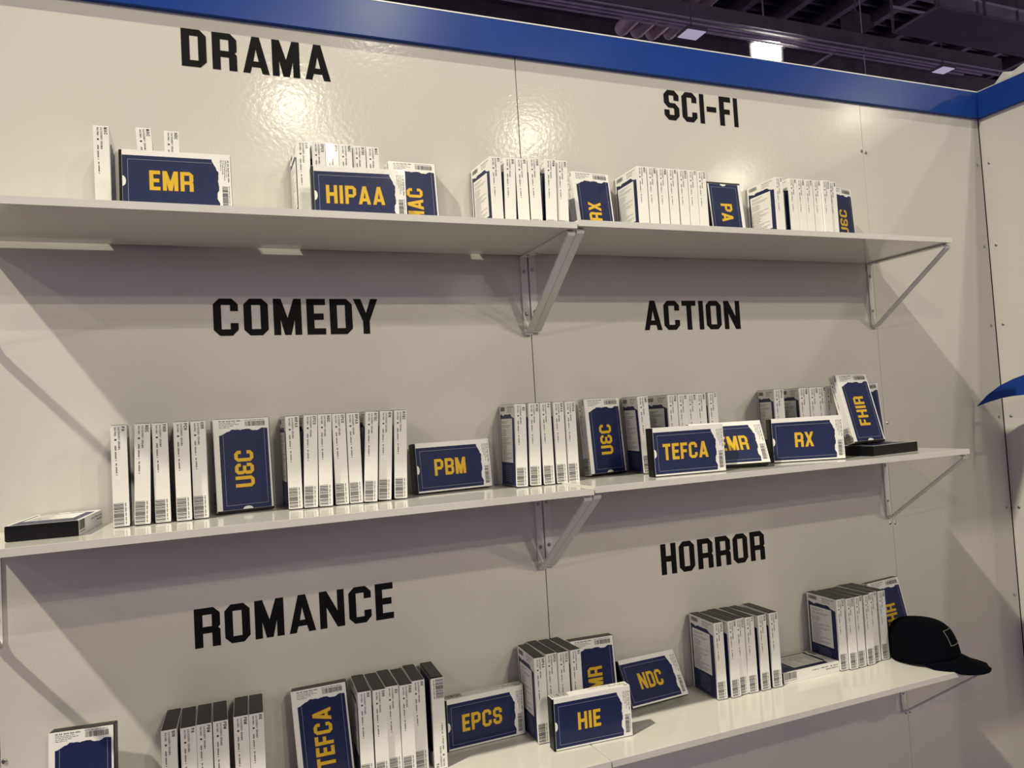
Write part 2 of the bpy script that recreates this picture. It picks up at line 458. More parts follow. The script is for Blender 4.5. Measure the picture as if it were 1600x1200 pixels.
SHELL = MB().box((-hx + 0.0005, -hy + 0.0005, -hz), (hx, hy - 0.0005, hz)).mesh('case_shell', 'case', bevel=0.0012, bseg=2)
ZLO = -hz + 0.0055
FCOVER = MB().box((-hx + 0.0006, -hy, ZLO), (hx - 0.0016, -hy + 0.0007, hz - 0.0008)).mesh('front_cover', 'cover')
BCOVER = MB().box((-hx + 0.0006, hy - 0.0007, -hz + 0.003), (hx - 0.0016, hy, hz - 0.0008)).mesh('back_cover', 'cover')
SCOVER = MB().box((-hx, -hy + 0.0006, -hz + 0.002), (-hx + 0.0007, hy - 0.0006, hz - 0.0008)).mesh('spine_cover', 'cover')
def torn(pts, seed, step=0.0035, amp=0.0011):
    r = random.Random(seed)
    out = []
    for (x0, y0), (x1, y1) in zip(pts, pts[1:]):
        n = max(1, int(abs(x1 - x0) / step))
        for i in range(n):
            f = i / n
            out.append((x0 + (x1 - x0) * f, y0 + (y1 - y0) * f + r.uniform(-amp, amp)))
    return out + [pts[-1]]
edge = torn([(0.0545, 0.0775), (0.044, 0.0785), (0.028, 0.0735), (0.012, 0.0775), (-0.006, 0.0762), (-0.022, 0.0772), (-0.036, 0.0700), (-0.0485, 0.0655)], 3)
ART = MB().poly([[(-0.0485, ZLO + 0.0003), (0.0545, ZLO + 0.0003)] + edge], FRONT).mesh('art_panel', 'navy')
mb = MB()
f2 = lift(FRONT, 0.00012)
for a in ((-0.0405, -0.0855, -0.0399, 0.066), (0.0468, -0.0855, 0.0474, 0.0755), (-0.0405, -0.0861, 0.0474, -0.0855)):
    mb.rect(*a, f2)
BORDER = mb.mesh('border_line', 'line')
mb = MB()
mb.poly([[(0.004 + 0.0105 * math.cos(math.pi * i / 12), ZLO + 0.0004 + 0.0062 * math.sin(math.pi * i / 12)) for i in range(13)]], f2)
NOTCH = mb.mesh('thumb_notch', 'cover')
def words(mb, mp, u0, v0, length, h, seed, fill=0.8):
    """a line of print too small to read: word-long dashes"""
    r = random.Random(seed)
    u = u0
    while u < u0 + length * fill:
        n = min(r.uniform(1.5, 5.0) * h, u0 + length - u)
        k = max(1, int(n / (h * 0.8)))
        for i in range(k):
            mb.rect(u + i * n / k, v0, u + (i + 0.72) * n / k, v0 + h * r.uniform(0.75, 1.0), mp)
        u += n + h * 0.7
def bars(mb, mp, u0, v0, u1, v1, seed, vertical=False, density=1.0):
    r = random.Random(seed)
    p = u0 if not vertical else v0
    e = u1 if not vertical else v1
    while p < e:
        wd = r.choice((0.0005, 0.0005, 0.0009, 0.0014)) * density
        if not vertical:
            mb.rect(p, v0, min(p + wd, e), v1, mp)
        else:
            mb.rect(u0, p, u1, min(p + wd, e), mp)
        p += wd + r.choice((0.0004, 0.0005, 0.0009)) * density
mb = MB()
words(mb, FRONT, -0.0475, 0.0948, 0.046, 0.0026, 1, 1.0)
for i in range(4):
    words(mb, FRONT, -0.0475, 0.0912 - 0.0033 * i, (0.036, 0.042, 0.030, 0.022)[i], 0.0016, 2 + i, 1.0)
words(mb, FRONT, 0.006, 0.0958, 0.042, 0.0017, 9, 1.0)
bars(mb, FRONT, 0.007, 0.0835, 0.050, 0.0942, 5)
FPRINT = mb.mesh('cover_print', 'ink', fix=False)

# back cover: torn navy sheet, white text panel, print
bedge = torn([(0.0545, 0.0655), (0.038, 0.0700), (0.024, 0.0772), (0.006, 0.0762), (-0.014, 0.0775), (-0.03, 0.0735), (-0.0530, 0.0785)], 8)
BART = MB().poly([[(-0.0530, -hz + 0.0034), (0.0545, -hz + 0.0034)] + bedge], BACK).mesh('art_panel', 'navy')
b2, b3 = lift(BACK, 0.00012), lift(BACK, 0.00024)
BTEXT = MB().rect(-0.047, -0.0425, 0.0385, 0.066, b2).mesh('text_panel', 'cover')
mb = MB()
v = 0.058
for i in range(25):
    if i in (2, 4, 9): v -= 0.0024
    words(mb, b3, -0.041, v, (0.046, 0.034, 0.07, 0.058, 0.03, 0.036, 0.03, 0.036, 0.028, 0.07)[i % 10], 0.0017, 40 + i, 0.95)
    v -= 0.00375
words(mb, BACK, 0.004, 0.0930, 0.046, 0.0024, 70, 1.0)
for i in range(3):
    words(mb, BACK, 0.004, 0.0890 - 0.0036 * i, 0.036, 0.0016, 71 + i)
bars(mb, BACK, -0.051, 0.0850, -0.016, 0.0955, 15)
BPRINT = mb.mesh('cover_print', 'ink', fix=False)
mb = MB()
for i in range(9):
    words(mb, b2, -0.020, -0.052 - 0.0046 * i, (0.05, 0.058, 0.062, 0.055)[i % 4], 0.0017, 90 + i)
BPALE = mb.mesh('pale_print', 'paleink', fix=False)

# spine: category lines at the head, bar code at the foot
mb = MB()
pol, n_ = text_polys('CATEGORY: DRAMA', 0.0036, 0.2, 1.1, 0.22)
for l in pol: mb.poly(l, turned(SPINE, -0.0015, 0.0965, -1))
pol, n_ = text_polys('RATING:', 0.0034, 0.2, 1.1, 0.22)
for l in pol: mb.poly(l, turned(SPINE, -0.0078, 0.0960, -1))
mb.rect(-0.0080, 0.0700, -0.0042, 0.0735, SPINE)
words(mb, turned(SPINE, -0.0078, 0.0600, -1), 0, 0, 0.030, 0.0030, 120, 1.0)
words(mb, turned(SPINE, -0.0072, 0.0250, -1), 0, 0, 0.024, 0.0028, 121, 1.0)
SPRINT = mb.mesh('spine_print', 'ink', fix=False)
mb = MB()
bars(mb, SPINE, -0.0135, -0.0975, 0.0045, -0.0535, 33, True, 1.25)
words(mb, turned(SPINE, 0.0070, -0.0540, -1), 0, 0, 0.042, 0.0022, 122, 1.0)
SBAR = mb.mesh('spine_barcode', 'ink', fix=False)

TITLE, STITLE = {}, {}
def title_mesh(txt, off=0.0):
    key = (txt, off)
    if key not in TITLE:
        h = 0.0395
        pol, wd = text_polys(txt, h, {'HIPAA': 0.125}.get(txt, 0.115), 0.94, 0.172)
        mb = MB()
        for l in pol: mb.poly(l, turned(lift(FRONT, 0.00024), 0.0205, -0.009 + off - wd / 2, 1))
        me = mb.mesh('title_lettering', 'yellow')
        # printed outline: the same letters, slightly fatter, under the yellow
        ob = MB()
        e = 0.0006
        for l in pol:
            for du, dv in ((e, 0), (-e, 0), (0, e), (0, -e), (e * .7, e * .7), (-e * .7, e * .7), (e * .7, -e * .7), (-e * .7, -e * .7)):
                ob.poly([[(a + du, c + dv) for a, c in q] for q in l], turned(lift(FRONT, 0.00012), 0.0205, -0.009 + off - wd / 2, 1))
        TITLE[key] = (me, ob.mesh('title_outline', 'ochre'))
    return TITLE[key]
def spine_title(txt):
    if txt not in STITLE:
        pol, wd = text_polys(txt, 0.0062, 0.16, 1.0, 0.22)
        mb = MB()
        for l in pol: mb.poly(l, turned(SPINE, 0.0052, 0.0975, -1))
        STITLE[txt] = mb.mesh('spine_title', 'ink', fix=False)
    return STITLE[txt]

def rotm(F_, S_, T_):
    return Matrix((-Vector(S_), -Vector(F_), Vector(T_))).transposed()
MODE = {
    'S': rotm((1, 0, 0), (0, -1, 0), (0, 0, 1)), 'X': rotm((-1, 0, 0), (0, -1, 0), (0, 0, -1)),
    'F': rotm((0, -1, 0), (-1, 0, 0), (0, 0, 1)), 'U': rotm((0, -1, 0), (1, 0, 0), (0, 0, -1)),
    'L': rotm((0, -1, 0), (0, 0, 1), (1, 0, 0)),
    'P': rotm((0, 0, -1), (1, 0, 0), (0, 1, 0)), 'Q': rotm((0, 0, 1), (0, 1, 0), (1, 0, 0)), 'R': rotm((0, 0, -1), (0, -1, 0), (1, 0, 0)),
}
# shelf, row, title, stance, x, y, yaw, lean, tip (degrees)
CASES = [
    ('1L','a','MAC','S',-0.9837,-0.0637,-0.0,0.0,0.0),
    ('1L','a2','MAC','S',-0.9014,-0.0699,0.6,-2.8,0.0),
    ('1L','a3','NDC','S',-0.8524,-0.0639,-0.0,0.0,0.0),
    ('1L','f','EMR','L',-0.8444,-0.2192,-2.1,0.0,-4.6),
    ('1L','b','EHR','S',-0.5850,-0.0661,0.2,0.0,0.0),
    ('1L','b','EPCS','S',-0.5531,-0.0645,2.6,0.0,0.0),
    ('1L','b','PCN','S',-0.5206,-0.0639,-0.0,0.0,0.0),
    ('1L','b','NDC','S',-0.4909,-0.0675,0.1,0.0,0.0),
    ('1L','b','RTBC','S',-0.4590,-0.0639,-0.0,0.0,0.0),
    ('1L','b','MAC','S',-0.4273,-0.0641,-0.7,0.0,0.0),
    ('1L','f','HIPAA','L',-0.4806,-0.2009,-3.3,0.0,-0.5),
    ('1L','f','MAC','F',-0.3100,-0.0282,0.0,0.0,-5.6),
    ('1L','c','RX','S',-0.1285,-0.0650,3.4,0.0,0.0),
    ('1L','c','BIN','S',-0.0893,-0.0639,0.0,1.9,0.0),
    ('1L','c','HIE','S',-0.0533,-0.0673,-2.9,0.0,0.0),
    ('1L','c','FHIR','S',-0.0232,-0.0752,-1.9,0.0,0.0),
    ('1L','c','PBM','S',0.0199,-0.0763,-2.9,1.8,0.0),
    ('1L','c','NDC','S',0.0522,-0.0739,-2.0,1.6,0.0),
    ('1R','f','RX','F',0.1860,-0.0343,4.1,0.0,-6.8),
    ('1R','d','NDC','S',0.2954,-0.0641,-1.3,0.0,0.0),
    ('1R','d','EMR','S',0.3262,-0.0636,0.0,0.0,0.0),
    ('1R','d','PBM','S',0.3595,-0.0637,-0.0,0.0,0.0),
    ('1R','d','HIE','S',0.3916,-0.0638,0.0,0.0,0.0),
    ('1R','d','HIPAA','S',0.4249,-0.0637,0.0,0.0,0.0),
    ('1R','d','RX','S',0.4560,-0.0637,-0.0,0.0,0.0),
    ('1R','d','EPCS','S',0.4877,-0.0642,-1.2,0.0,0.0),
    ('1R','f','PA','U',0.6268,-0.0343,0.0,0.0,-5.0),
    ('1R','e','PA','S',0.7548,-0.0641,0.8,0.0,0.0),
    ('1R','e','HIE','S',0.8077,-0.0640,0.0,0.0,0.0),
    ('1R','e','FHIR','S',0.8373,-0.0640,-0.0,0.0,0.0),
    ('1R','e','MAC','S',0.8670,-0.0640,-0.0,0.0,0.0),
    ('1R','e','EHR','S',0.8975,-0.0644,0.9,0.0,0.0),
    ('1R','e','TEFCA','S',0.9287,-0.0697,-0.7,0.0,0.0),
    ('1R','e','BIN','S',0.9588,-0.0640,-0.0,0.0,0.0),
    ('1R','f','U&C','F',1.0366,-0.0655,12.9,0.0,-2.4),
    ('2L','g','PA','S',-0.9734,-0.0765,2.0,0.0,0.0),
    ('2L','g','NDC','S',-0.9333,-0.0785,2.2,1.7,0.0),
    ('2L','g','FHIR','S',-0.8975,-0.0729,0.9,0.0,0.0),
    ('2L','g','PCN','S',-0.8576,-0.0780,0.6,0.0,0.0),
    ('2L','g','EHR','S',-0.8258,-0.0678,0.9,0.0,0.0),
    ('2L','f','U&C','F',-0.7376,-0.0545,9.4,0.0,-3.8),
    ('2L','h','HIPAA','S',-0.6358,-0.0640,0.3,0.0,0.0),
    ('2L','h','EPCS','S',-0.6018,-0.0714,1.0,2.1,0.0),
    ('2L','h','NDC','S',-0.5689,-0.0723,-0.9,1.5,0.0),
    ('2L','h','EPCS','S',-0.5357,-0.0641,0.1,0.0,0.0),
    ('2L','h','HIPAA','S',-0.5034,-0.0642,-0.9,0.0,0.0),
    ('2L','h','RTBC','S',-0.4680,-0.0746,-1.0,3.4,0.0),
    ('2L','h','BIN','S',-0.4340,-0.0646,-0.5,3.7,0.0),
    ('2L','h','RTBC','S',-0.3999,-0.0642,0.3,2.4,0.0),
    ('2L','f','PBM','L',-0.2530,-0.0350,6.8,0.0,-4.5),
    ('2L','i','eRX','S',-0.0977,-0.0669,-3.4,1.7,0.0),
    ('2L','i','RTBC','S',-0.0650,-0.0676,-0.5,1.8,0.0),
    ('2L','i','PA','S',-0.0317,-0.0681,-0.1,0.0,0.0),
    ('2L','i','HIPAA','S',0.0043,-0.0665,0.0,0.0,0.0),
    ('2L','i','TEFCA','S',0.0385,-0.0661,-1.3,0.0,0.0),
    ('2R','f','U&C','F',0.1723,-0.0358,9.9,0.0,-4.1),
    ('2R','j','EMR','S',0.2637,-0.0662,-10.6,-2.0,0.0),
    ('2R','k','PBM','S',0.3461,-0.0649,-4.6,0.0,0.0),
    ('2R','k','HIE','S',0.3773,-0.0647,-3.3,0.0,0.0),
    ('2R','k','MAC','S',0.4070,-0.0646,-3.2,0.0,0.0),
    ('2R','k','NDC','S',0.4367,-0.0647,-3.3,0.0,0.0),
    ('2R','k','PA','S',0.4743,-0.0647,-3.3,0.0,0.0),
    ('2R','f','TEFCA','L',0.3048,-0.2233,-5.4,0.0,-1.2),
    ('2R','f','EMR','L',0.4559,-0.1888,-15.9,0.0,-24.1),
    ('2R','l','HIPAA','S',0.7193,-0.0655,-18.8,0.0,0.0),
    ('2R','l','PBM','S',0.8081,-0.0655,-17.5,0.0,0.0),
    ('2R','l','EHR','S',0.8413,-0.0674,-14.6,0.0,0.0),
    ('2R','l','RX','S',0.8727,-0.0655,-15.0,0.0,0.0),
    ('2R','l','HIE','S',0.9045,-0.0656,-14.8,0.0,0.0),
    ('2R','f','RX','L',0.7234,-0.1874,-21.0,0.0,-1.1),
    ('2F','f','FHIR','F',0.9297,-0.1772,1.3,0.0,-14.7),
    ('2R','f','MAC','F',1.0794,-0.0679,6.4,-2.5,-2.9),
    ('3L','f','RX','F',-1.0640,-0.0441,-8.6,0.0,-4.7),
    ('3L','m','BIN','S',-0.8980,-0.0876,-3.4,0.0,0.0),
    ('3L','m','PA','S',-0.8658,-0.0935,-0.5,0.0,0.0),
    ('3L','m','PBM','S',-0.8354,-0.0923,-1.5,0.0,0.0),
    ('3L','m','PBM','S',-0.8051,-0.0922,-0.8,0.0,0.0),
    ('3L','m','PBM','S',-0.7633,-0.0875,-3.4,0.0,0.0),
    ('3L','m','HIE','S',-0.7336,-0.0892,-3.4,0.0,0.0),
    ('3L','f','TEFCA','F',-0.5933,-0.0654,-9.4,-3.4,-4.7),
    ('3L','n','HIE','S',-0.5096,-0.0831,-3.4,0.0,0.0),
    ('3L','n','EHR','S',-0.4790,-0.0884,-2.3,0.0,0.0),
    ('3L','n','eRX','S',-0.4490,-0.0816,-2.1,0.0,0.0),
    ('3L','n','FHIR','S',-0.4191,-0.0900,-2.8,0.0,0.0),
    ('3L','n','HIE','S',-0.3871,-0.0768,-3.4,0.0,0.0),
    ('3L','n','PA','X',-0.3445,-0.0815,-3.4,0.0,0.0),
    ('3L','f','EPCS','L',-0.2114,-0.0520,1.0,0.0,0.0),
    ('3L','o','HIPAA','S',-0.0896,-0.0806,-3.4,0.0,0.0),
    ('3L','o','EPCS','S',-0.0564,-0.0666,0.0,0.0,0.0),
    ('3L','o','TEFCA','S',-0.0265,-0.0720,-0.4,0.0,0.0),
    ('3L','o','RX','S',0.0054,-0.0717,1.9,0.0,0.0),
    ('3R','f','EMR','F',0.0825,-0.0699,-4.4,0.0,-4.2),
    ('3L','f','HIE','L',0.0098,-0.1856,-3.6,0.0,0.0),
    ('3R','f','NDC','L',0.2526,-0.0638,12.7,3.8,-27.9),
    ('3R','p','TEFCA','S',0.4344,-0.0735,-3.4,0.0,0.0),
    ('3R','p','EHR','S',0.4691,-0.0794,1.9,0.0,0.0),
    ('3R','p','TEFCA','S',0.4986,-0.0734,2.0,0.0,0.0),
    ('3R','p','PA','S',0.5327,-0.0769,-2.2,0.0,0.0),
    ('3R','p','PCN','S',0.5678,-0.0788,3.1,0.0,0.0),
    ('3R','p','FHIR','S',0.6125,-0.0786,-2.1,0.0,0.0),
    ('3R','q','EPCS','S',0.8572,-0.0732,-1.5,0.0,0.0),
    ('3R','q','HIPAA','S',0.8869,-0.0800,-1.2,0.0,0.0),
    ('3R','q','BIN','S',0.9184,-0.0783,0.7,0.0,0.0),
    ('3R','q','NDC','S',0.9506,-0.0780,3.3,0.0,0.0),
    ('3R','q','RX','S',0.9881,-0.0664,-0.6,0.0,0.0),
    ('3R','q','PBM','S',1.0203,-0.0673,1.8,0.0,0.0),
    ('3R','f','EHR','F',1.1187,-0.0568,-5.6,-4.4,-9.7),
    ('2L','flat','','P',-1.0870,-0.1090,-5.0,0.0,0.0),
    ('2R','flat','','Q',0.9950,-0.1780,7.3,0.0,0.0),
    ('3R','flat','','R',0.7390,-0.0680,0.0,0.0,0.0),
]
ROWS = {
    'b': 'behind the HIPAA case, top shelf', 'c': 'left of the tilted RX case, top shelf',
    'd': 'between RX and PA cases, top shelf', 'e': 'right of the PA case, top shelf',
    'g': 'at the left end of the middle shelf', 'h': 'between U&C and PBM cases, middle shelf',
    'i': 'right of the PBM case, middle shelf', 'k': 'behind the TEFCA case, middle shelf',
    'l': 'behind the RX case, middle shelf', 'm': 'left of the TEFCA case, bottom shelf',
    'n': 'left of the EPCS case, bottom shelf', 'o': 'behind the HIE case, bottom shelf',
    'p': 'under the word HORROR, bottom shelf', 'q': 'left of the black cap, bottom shelf',
}
ORD = ['leftmost', 'second from left', 'third from left', 'fourth from left', 'fifth from left', 'sixth from left', 'seventh from left', 'eighth from left']
NUM = {4: 'four', 5: 'five', 6: 'six', 7: 'seven', 8: 'eight'}
SINGLE = {
    ('1', 'a'): 'lone white video case, spine out, at the left end of the top shelf',
    ('1', 'a2'): 'white video case tilted, poking up behind the left part of EMR case, top shelf',
    ('1', 'a3'): 'white video case upright behind the middle of the EMR case, top shelf',
    ('2', 'j'): 'white video case, spine out, between upright U&C and TEFCA cases, middle shelf',
}
FACE = {
    ('1', 'EMR'): 'navy video case with yellow EMR lying sideways on the top shelf',
    ('1', 'HIPAA'): 'navy video case with yellow HIPAA lying sideways on the top shelf',
    ('1', 'MAC'): 'upright navy video case partly hidden behind the right end of HIPAA case',
    ('1', 'RX'): 'upright navy video case with yellow RX, tilted, on the top shelf',
    ('1', 'PA'): 'upside-down navy video case with yellow PA on the top shelf',
    ('1', 'U&C'): 'upright navy video case half hidden at the right end of top shelf',
    ('2L', 'U&C'): 'upright navy video case with yellow U&C, left half of the middle shelf',
    ('2', 'PBM'): 'navy video case with yellow PBM lying sideways on the middle shelf',
    ('2R', 'U&C'): 'upright navy video case with yellow U&C under the word ACTION, middle shelf',
    ('2', 'TEFCA'): 'navy video case with yellow TEFCA lying sideways on the middle shelf',
    ('2', 'EMR'): 'navy EMR video case leaning back between TEFCA and RX, middle shelf',
    ('2', 'RX'): 'navy video case with yellow RX lying sideways on the middle shelf',
    ('2', 'FHIR'): 'upright navy video case with yellow FHIR standing on a flat case',
    ('2', 'MAC'): 'upright navy video case almost hidden behind the FHIR case, middle shelf',
    ('3', 'RX'): 'upright navy video case at the far left end of the bottom shelf',
    ('3', 'TEFCA'): 'upright navy video case with yellow TEFCA on the bottom shelf',
    ('3', 'EPCS'): 'navy video case with yellow EPCS lying sideways on the bottom shelf',
    ('3', 'EMR'): 'upright navy video case behind the HIE case, lettering half hidden, bottom shelf',
    ('3', 'HIE'): 'navy video case with yellow HIE lying sideways at the bottom shelf joint',
    ('3', 'NDC'): 'navy video case with yellow NDC leaning back on the bottom shelf',
    ('3', 'EHR'): 'upright navy video case with yellow EHR leaning behind the black cap',
}
FLAT = {'P': 'video case lying flat with black end forward, left end of the middle shelf',
        'Q': 'video case lying flat under the FHIR case, black side forward, middle shelf',
        'R': 'white video case lying flat with spine forward on the bottom shelf'}
count, seen = {}, {}
for c in CASES:
    count[c[1]] = count.get(c[1], 0) + 1
for sh, row, title, st, x, y, yaw, lean, tip in CASES:
    lv = sh[0]
    z0 = SZ['2R'] + T + 0.001 if sh == '2F' else SZ[sh]
    z0 += 0.0002
    Rm = Matrix.Rotation(math.radians(yaw), 3, 'Z') @ Matrix.Rotation(math.radians(tip), 3, 'X') @ Matrix.Rotation(math.radians(lean), 3, 'Y') @ MODE[st]
    low = min((Rm @ Vector((a * hx, c * hy, d * hz))).z for a in (-1, 1) for c in (-1, 1) for d in (-1, 1))
    if row == 'f':
        label = FACE.get((sh, title)) or FACE[(lv, title)]
    elif row == 'flat':
        label = FLAT[st]
    elif row in ROWS:
        k = seen.get(row, 0)
        seen[row] = k + 1
        label = 'video case, %s of %s spines %s' % (ORD[k], NUM[count[row]], ROWS[row])
    else:
        label = SINGLE[(lv, row)]
    root = thing('video_case', label, 'video case', (x, y, z0), 'video cases on the shelves')
    root.rotation_mode = 'QUATERNION'
    root.rotation_quaternion = Rm.to_quaternion()
    off = Rm.transposed() @ Vector((0, 0, -low))
    link('case_shell', SHELL, root, off)
    f = link('front_cover', FCOVER, root, off)
    link('art_panel', ART, f)
    s = link('spine_cover', SCOVER, root, off)
    link('spine_print', SPRINT, s)
    link('spine_barcode', SBAR, s)
    if title:
        link('spine_title', spine_title(title), s)
    bk = link('back_cover', BCOVER, root, off)
    if st in 'FULQ':
        link('border_line', BORDER, f)
        link('thumb_notch', NOTCH, f)
        link('cover_print', FPRINT, f)
        if title:
            a, o_ = title_mesh(title, 0.023 if (sh, title) == ('2R', 'EMR') else 0.0)
            link('title_lettering', a, f)
            link('title_outline', o_, f)
    if st in 'SXPR':
        link('art_panel', BART, bk)
        link('text_panel', BTEXT, bk)
        link('cover_print', BPRINT, bk)
        link('pale_print', BPALE, bk)

for o in C.objects:
    if o.name.split('.')[0] in ('cover_print', 'pale_print', 'spine_print', 'spine_barcode'):
        o['kind'] = 'stuff'

# ------------------------------------------------------------------ black cap on the bottom shelf
cap = thing('baseball_cap', 'black baseball cap with square thread outline at the right end of bottom shelf', 'cap', (1.112, -0.190, SZ['3R'] + 0.0004))
cap.rotation_euler = (0, 0, math.radians(-62))
CA, CB, CH, ZF = 0.094, 0.078, 0.118, 0.024
def crown_pt(th, t, inset=0.0):
    base = 0.5 * ZF * (1 + math.cos(th))
    r = max(0.0, 1 - t ** 2.25) ** 0.62
    zz = base * (1 - t) + CH * math.sin(t * math.pi / 2) ** 0.95
    fx = math.cos(th)
    a = (CA - inset) * (1.0 if fx < 0 else 0.95)
    seam = 1 - 0.012 * (abs(math.cos(3 * th + 0.0)) ** 12) * (1 - t)
    return Vector((a * fx * r * seam - 0.026 * t, (CB - inset) * math.sin(th) * r * seam, zz))
mb = MB()
NT, NR = 60, 16
for i in range(NR):
    for k in range(NT):
        mb.v.append(tuple(crown_pt(2 * math.pi * k / NT, i / NR)))
mb.v.append(tuple(crown_pt(0, 1.0)))
for i in range(NR - 1):
    for k in range(NT):
        q = (k + 1) % NT
        mb.f.append([i * NT + k, i * NT + q, (i + 1) * NT + q, (i + 1) * NT + k])
for k in range(NT):
    mb.f.append([(NR - 1) * NT + k, (NR - 1) * NT + (k + 1) % NT, NR * NT])
crown = build('crown', mb, 'cap', cap, smooth=True)
sm = crown.modifiers.new('cloth', 'SOLIDIFY')
sm.thickness = 0.0025
sm.offset = -1
mb = MB()
NA, NB = 28, 8
def brim_pt(k, j):
    th = math.radians(-82 + 164 * k / NA)
    p = crown_pt(th, 0.0)
    q = j / NB
    out = 0.072 * max(0.0, math.cos(th * 0.98)) ** 0.62
    x = p.x - 0.004 + (out + 0.004) * q
    yv = p.y * (1 + 0.05 * q)
    zz = p.z + 0.0025 - 0.030 * q * max(0, math.cos(th)) - 2.6 * (yv * yv) * min(1.0, 0.25 + q) * (0.45 + 0.55 * math.cos(th))
    wy = -0.190 + x * math.sin(math.radians(-62)) + yv * math.cos(math.radians(-62))
    return Vector((x, yv, max(zz, 0.0022 if wy > -0.302 else -0.022)))
for k in range(NA + 1):
    for j in range(NB + 1):
        mb.v.append(tuple(brim_pt(k, j)))
for k in range(NA):
    for j in range(NB):
        a = k * (NB + 1) + j
        mb.f.append([a, a + 1, a + NB + 2, a + NB + 1])
brim = build('brim', mb, 'cap', cap, smooth=True)
sm = brim.modifiers.new('board', 'SOLIDIFY')
sm.thickness = 0.0032
sm.offset = 0.0
top = crown_pt(0, 1.0)
mb = MB()
for i in range(5):
    g = math.pi / 2 * i / 5
    for k in range(12):
        p = 2 * math.pi * k / 12
        mb.v.append((top.x + 0.0075 * math.cos(g) * math.cos(p), 0.0075 * math.cos(g) * math.sin(p), top.z - 0.001 + 0.0048 * math.sin(g)))
for i in range(4):
    for k in range(12):
        q = (k + 1) % 12
        mb.f.append([i * 12 + k, i * 12 + q, (i + 1) * 12 + q, (i + 1) * 12 + k])
mb.f.append([48 + k for k in range(12)])
build('top_button', mb, 'cap', cap, smooth=True)
def on_front(y_, t):
    th = math.asin(max(-1, min(1, y_ / CB)))
    p = crown_pt(th, t)
    q = crown_pt(th, t + 0.02)
    return p + Vector((p.x, p.y * (CA / CB) ** 2, 0.05)).normalized() * 0.0012
path = []
for (y0, t0), (y1, t1_) in zip(((-0.036, 0.22), (0.030, 0.22), (0.030, 0.52), (-0.036, 0.52)), ((0.030, 0.22), (0.030, 0.52), (-0.036, 0.52), (-0.036, 0.22))):
    for i in range(8):
        path.append(on_front(y0 + (y1 - y0) * i / 8, t0 + (t1_ - t0) * i / 8))
path.append(path[0])
build('thread_outline', MB().tube(path, 0.0010, 6), 'thread', cap)

# ------------------------------------------------------------------ blue swoosh sign standing off the right wall
XS = XC - 0.14
pts = [(-0.0089, 1.5404), (-0.0507, 1.5781), (-0.0983, 1.6079), (-0.1435, 1.6263), (-0.1782, 1.6364), (-0.2803, 1.655), (-0.40, 1.662), (-0.55, 1.655),
       (-0.66, 1.63), (-0.55, 1.597), (-0.40, 1.578), (-0.2732, 1.5733), (-0.1725, 1.5722), (-0.1385, 1.5705), (-0.0989, 1.5651), (-0.0531, 1.5541)]
sg = thing('swoosh_sign', 'dark blue pointed swoosh panel standing off the right-hand wall', 'sign', (XC, -0.35, 1.6))
build('swoosh_panel', MB().poly([[(y + 0.35, z - 1.6) for y, z in pts]], lambda u, v, q: (-0.14 - q, u, v), 0.004), 'blue', sg)
for y in (-0.30, -0.52):
    build('standoff', MB().tube([(0, y + 0.35, 0.015), (-0.14, y + 0.35, 0.015)], 0.006, 10), 'bracket', sg)

# plastic sheet lying over the top of the right wall
mb = MB()
prof = [(-0.072, 2.657), (-0.107, 2.681), (-0.140, 2.680), (-0.19, 2.688), (-0.27, 2.676), (-0.36, 2.69), (-0.44, 2.657)]
for i, (y, z) in enumerate(prof):
    for j in range(6):
        f = j / 5
        zz = 2.6575 + (z - 2.657) * (1 - 0.55 * f) + 0.006 * math.sin(i * 2.1 + j * 1.7) * (0 < i < 6)
        mb.v.append((XC - 0.006 + 0.052 * f, y + 0.02 * f, max(2.6572, zz)))
for i in range(len(prof) - 1):
    for j in range(5):
        a = i * 6 + j
        mb.f.append([a, a + 1, a + 7, a + 6])
for i in range(len(prof)):
    y, z = prof[i]
    mb.v.append((XC - 0.012, y, 2.6572))
k0 = len(prof) * 6
for i in range(len(prof) - 1):
    mb.f.append([i * 6, (i + 1) * 6, k0 + i + 1, k0 + i])
ps = build('plastic_sheet', mb, 'sheet')
tag(ps, 'pale crumpled plastic sheet lying on top of the right-hand wall', 'plastic sheet')

# ------------------------------------------------------------------ the hall roof above
ceil = struct('ceiling', MB().box((-32, -32, 14.0), (32, 32, 14.2)), 'deck')
mbj = MB().box((-0.11, -32, 13.5), (0.11, 32, 14.0)).mesh('roof_joist', 'steel')
for i in range(26):
    link('roof_joist', mbj, ceil, (-9.0 + 1.6 * i, 0, 0))
mbr = MB().box((-32, -0.045, 13.85), (32, 0.045, 14.0)).mesh('deck_rib', 'steel')
for i in range(60):
    link('deck_rib', mbr, ceil, (0, 5.0 + 0.42 * i, 0))
mbg = MB()
mbg.box((-32, -0.2, 12.3), (32, 0.2, 12.35)).box((-32, -0.012, 12.35), (32, 0.012, 13.45)).box((-32, -0.2, 13.45), (32, 0.2, 13.5))
mbg = mbg.mesh('roof_girder', 'steel')
for y in (8.0, 12.5, 18.0, 24.0):
    link('roof_girder', mbg, ceil, (0, y, 0))

